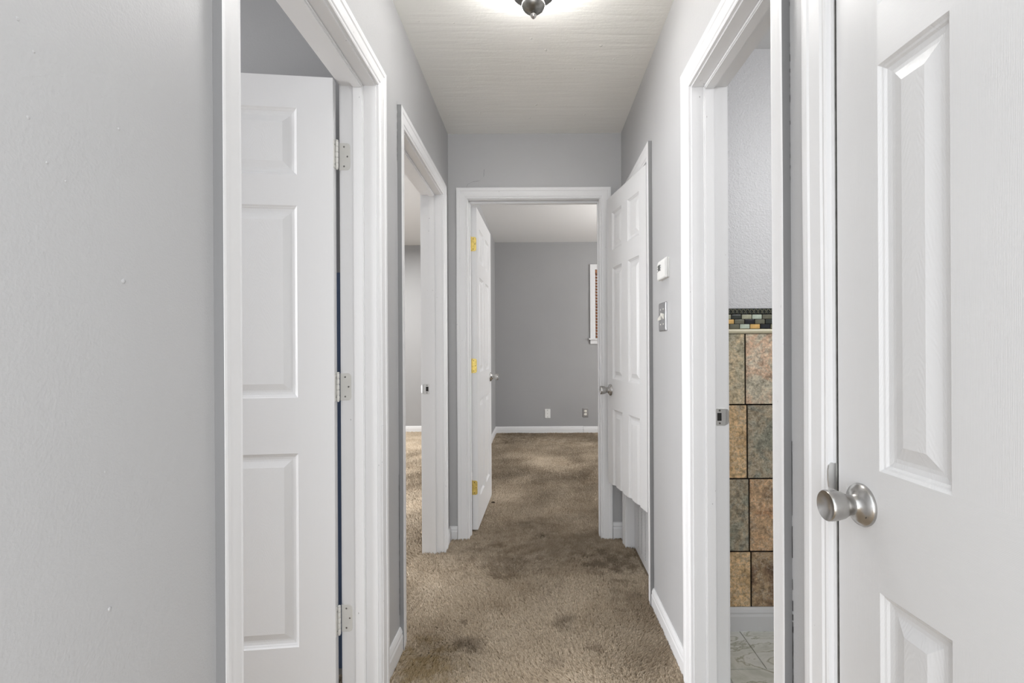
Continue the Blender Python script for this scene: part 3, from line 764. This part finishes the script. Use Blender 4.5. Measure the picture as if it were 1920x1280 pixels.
# ------------------------------------------------------------------ window in the end bedroom
wn = empty('window_1', (0, YF, 0)); tag(wn, 'white-framed window with brown slatted blind on the end bedroom back wall', 'window', None, 'structure')
def wb(n, x0, x1, z0, z1, y0=-.018, y1=0, mat='white_clean'): return obj(n, B(x0, x1, y0, y1, z0, z1, bev=.003), mat, wn)
wb('window_casing', WX0-.07, WX0, WZ0, WZ1+.07); wb('window_casing', WX1, WX1+.07, WZ0, WZ1+.07); wb('window_casing', WX0, WX1, WZ1, WZ1+.07)
wb('window_sill', WX0-.09, WX1+.09, WZ0-.02, WZ0, -.05, .12); wb('window_apron', WX0-.07, WX1+.07, WZ0-.075, WZ0-.02)
for x0, x1, z0, z1 in ((WX0, WX0+.035, WZ0, WZ1), (WX1-.035, WX1, WZ0, WZ1), (WX0+.035, WX1-.035, WZ1-.035, WZ1), (WX0+.035, WX1-.035, WZ0, WZ0+.035), (WX0+.035, WX1-.035, 1.70, 1.74)):
    wb('sash_rail', x0, x1, z0, z1, .07, .10)
obj('pane', B(WX0+.035, WX1-.035, .083, .087, WZ0+.035, WZ1-.035), 'glass', wn)
obj('blind_headrail', B(WX0+.006, WX1-.006, .005, .05, WZ1-.045, WZ1-.002, bev=.002), 'blind', wn)
sl = None; z = WZ0+.02
while z < WZ1-.05:
    if sl is None:
        bm = B(-.44, .44, -.022, .022, -.0014, .0014); sl = obj('blind_slat', bm, 'blind', wn, loc=((WX0+WX1)/2, .030, z), rot=(.75, 0, 0))
    else: inst('blind_slat', sl.data, wn, ((WX0+WX1)/2, .030, z), (.75, 0, 0))
    z += .040
for x in (WX0+.05, WX1-.12): obj('blind_cord', B(x, x+.018, .004, .006, WZ0+.02, WZ1-.04), 'cord', wn)

# ------------------------------------------------------------------ ceiling lamp
LY = 1.715
lp = empty('ceiling_light', (-0.003, LY, ZC)); tag(lp, 'lit frosted glass bowl ceiling light with nickel cap and finial', 'ceiling light')
lathe_ = lambda prof, **k: lathe(bmesh.new(), prof, 'z', 48, **k)
obj('ceiling_pan', lathe_([(0, 0), (.098, 0), (.104, -.006), (.104, -.020), (.098, -.026), (0, -.026)], cap=False), 'nickel_dark', lp, smooth=True)
bowl = [(.104, -.024), (.122, -.026), (.140, -.031), (.149, -.040), (.149, -.046), (.143, -.064), (.126, -.083), (.100, -.098), (.066, -.108), (.030, -.112), (0, -.112)]
obj('glass_bowl', lathe_(bowl, cap=False), 'lamp', lp, smooth=True)
obj('cap', lathe_([(.070, -.108), (.062, -.1135), (.046, -.122), (.034, -.128), (.032, -.134), (.0385, -.136), (.0395, -.142), (.037, -.150), (.028, -.159), (.014, -.165), (.008, -.167), (0, -.167)], cap=False), 'nickel_dark', lp, smooth=True)
obj('finial', lathe_([(0, -.164), (.006, -.165), (.0095, -.169), (.0105, -.175), (.008, -.181), (.004, -.185), (0, -.186)], cap=False), 'nickel', lp, smooth=True)
for k in range(3):
    a = k*2*PI/3+PI/2
    bm = bmesh.new(); pr = [(r+.001, z-.0035) for r, z in bowl[:-2]]
    for (r0, z0), (r1, z1) in zip(pr, pr[1:]):
        q = []
        for (r, z, w) in ((r0, z0, -.005), (r0, z0, .005), (r1, z1, .005), (r1, z1, -.005)):
            q.append(bm.verts.new((r*math.cos(a)-w*math.sin(a), r*math.sin(a)+w*math.cos(a), z)))
        bm.faces.new(q)
    obj('strap_arm', bm, 'nickel_dark', lp)

# ------------------------------------------------------------------ small marks
bm = bmesh.new(); bmesh.ops.create_icosphere(bm, subdivisions=2, radius=1)
for v in bm.verts:
    n = v.co.normalized(); k = 1+.35*math.sin(n.x*4+n.y*7)*math.cos(n.z*5); v.co = Vector((n.x*.014*k, n.y*.009*k, n.z*.004*k+.0))
sc = obj('carpet_scrap', bm, 'debris', loc=(-.322, 3.77, .016), rot=(0, 0, -.3)); tag(sc, 'tiny dark brown scrap on the carpet at the foot of the end bedroom door', 'scrap')

def nib(parent, y, z, r, side=1, flat=.35):
    bm = bmesh.new(); bmesh.ops.create_icosphere(bm, subdivisions=2, radius=1)
    for v in bm.verts:
        c = v.co.copy(); v.co = Vector((c.x*r*flat, c.y*r*random.uniform(.8, 1.1), c.z*r*random.uniform(.8, 1.1)))
    return obj('paint_nib', bm, 'wall', parent, smooth=True, loc=((XL if side > 0 else XR), y, z))
def onleft(u, v): s = (1005-u)/.524; return 960/s, CH-(v-652)/s
for u, v, r in ((232, 523, .0034), (203, 1137, .0030), (36, 30, .0022), (66, 92, .0018), (55, 215, .0022), (225, 238, .0020), (90, 300, .0016), (341, 190, .0016), (125, 335, .0014), (196, 880, .0015)):
    y, z = onleft(u, v); nib(wl, y, z, r)
def crack(parent, x, y, z0, z1, n=26, w=.0016, gap=.0, dx=0.0):
    bm = bmesh.new(); z = z0; st = (z1-z0)/n; r = random.Random(int(z0*1000)+n)
    yy = y
    for i in range(n):
        if r.random() < gap: z += st; continue
        ww = w*r.uniform(.5, 1.3); y2 = y+r.uniform(-.0006, .0006)
        q = [bm.verts.new(p) for p in ((x, yy-ww, z), (x, yy+ww, z), (x, y2+ww, z+st), (x, y2-ww, z+st))]; bm.faces.new(q); yy = y2; z += st
    o = obj('caulk_crack', bm, 'dark', parent); o['kind'] = 'stuff'; return o
yc = D2[0]-.071
crack(wl, XL+.0006, yc-.003, CH-(1145-652)/487, CH-(885-652)/487, w=.0016)
crack(wl, XL+.0006, yc-.004, CH+(652-305)/487, CH+(652-195)/487, w=.0012, gap=.2)
yc = R1[0]-.071
crack(wr, XR-.0006, yc-.001, .42, .98, w=.0010, gap=.45); crack(wr, XR-.0006, yc-.001, .30, .62, w=.0014, gap=.1); crack(wr, XR-.0006, yc-.001, 1.45, 1.9, n=60, w=.0012, gap=.72)

# hairline plaster crack above the end doorway
bm = bmesh.new(); pts = [(-.43, 1.96), (-.432, 2.03), (-.425, 2.09), (-.405, 2.135), (-.375, 2.15), (-.335, 2.155), (-.31, 2.18), (-.305, 2.235)]
rr_ = random.Random(3); fine = []
for (xa, za_), (xb, zb_) in zip(pts, pts[1:]):
    for k in range(5): fine.append((xa+(xb-xa)*k/5+rr_.uniform(-.0015, .0015), za_+(zb_-za_)*k/5))
for (xa, za_), (xb, zb_) in zip(fine, fine[1:]):
    w = .0011; bm.faces.new([bm.verts.new(p) for p in ((xa-w, YE-.0006, za_-w), (xa+w, YE-.0006, za_+w), (xb+w, YE-.0006, zb_+w), (xb-w, YE-.0006, zb_-w))])
o = obj('plaster_crack', bm, 'edge_shade_crack', we); o['kind'] = 'stuff'
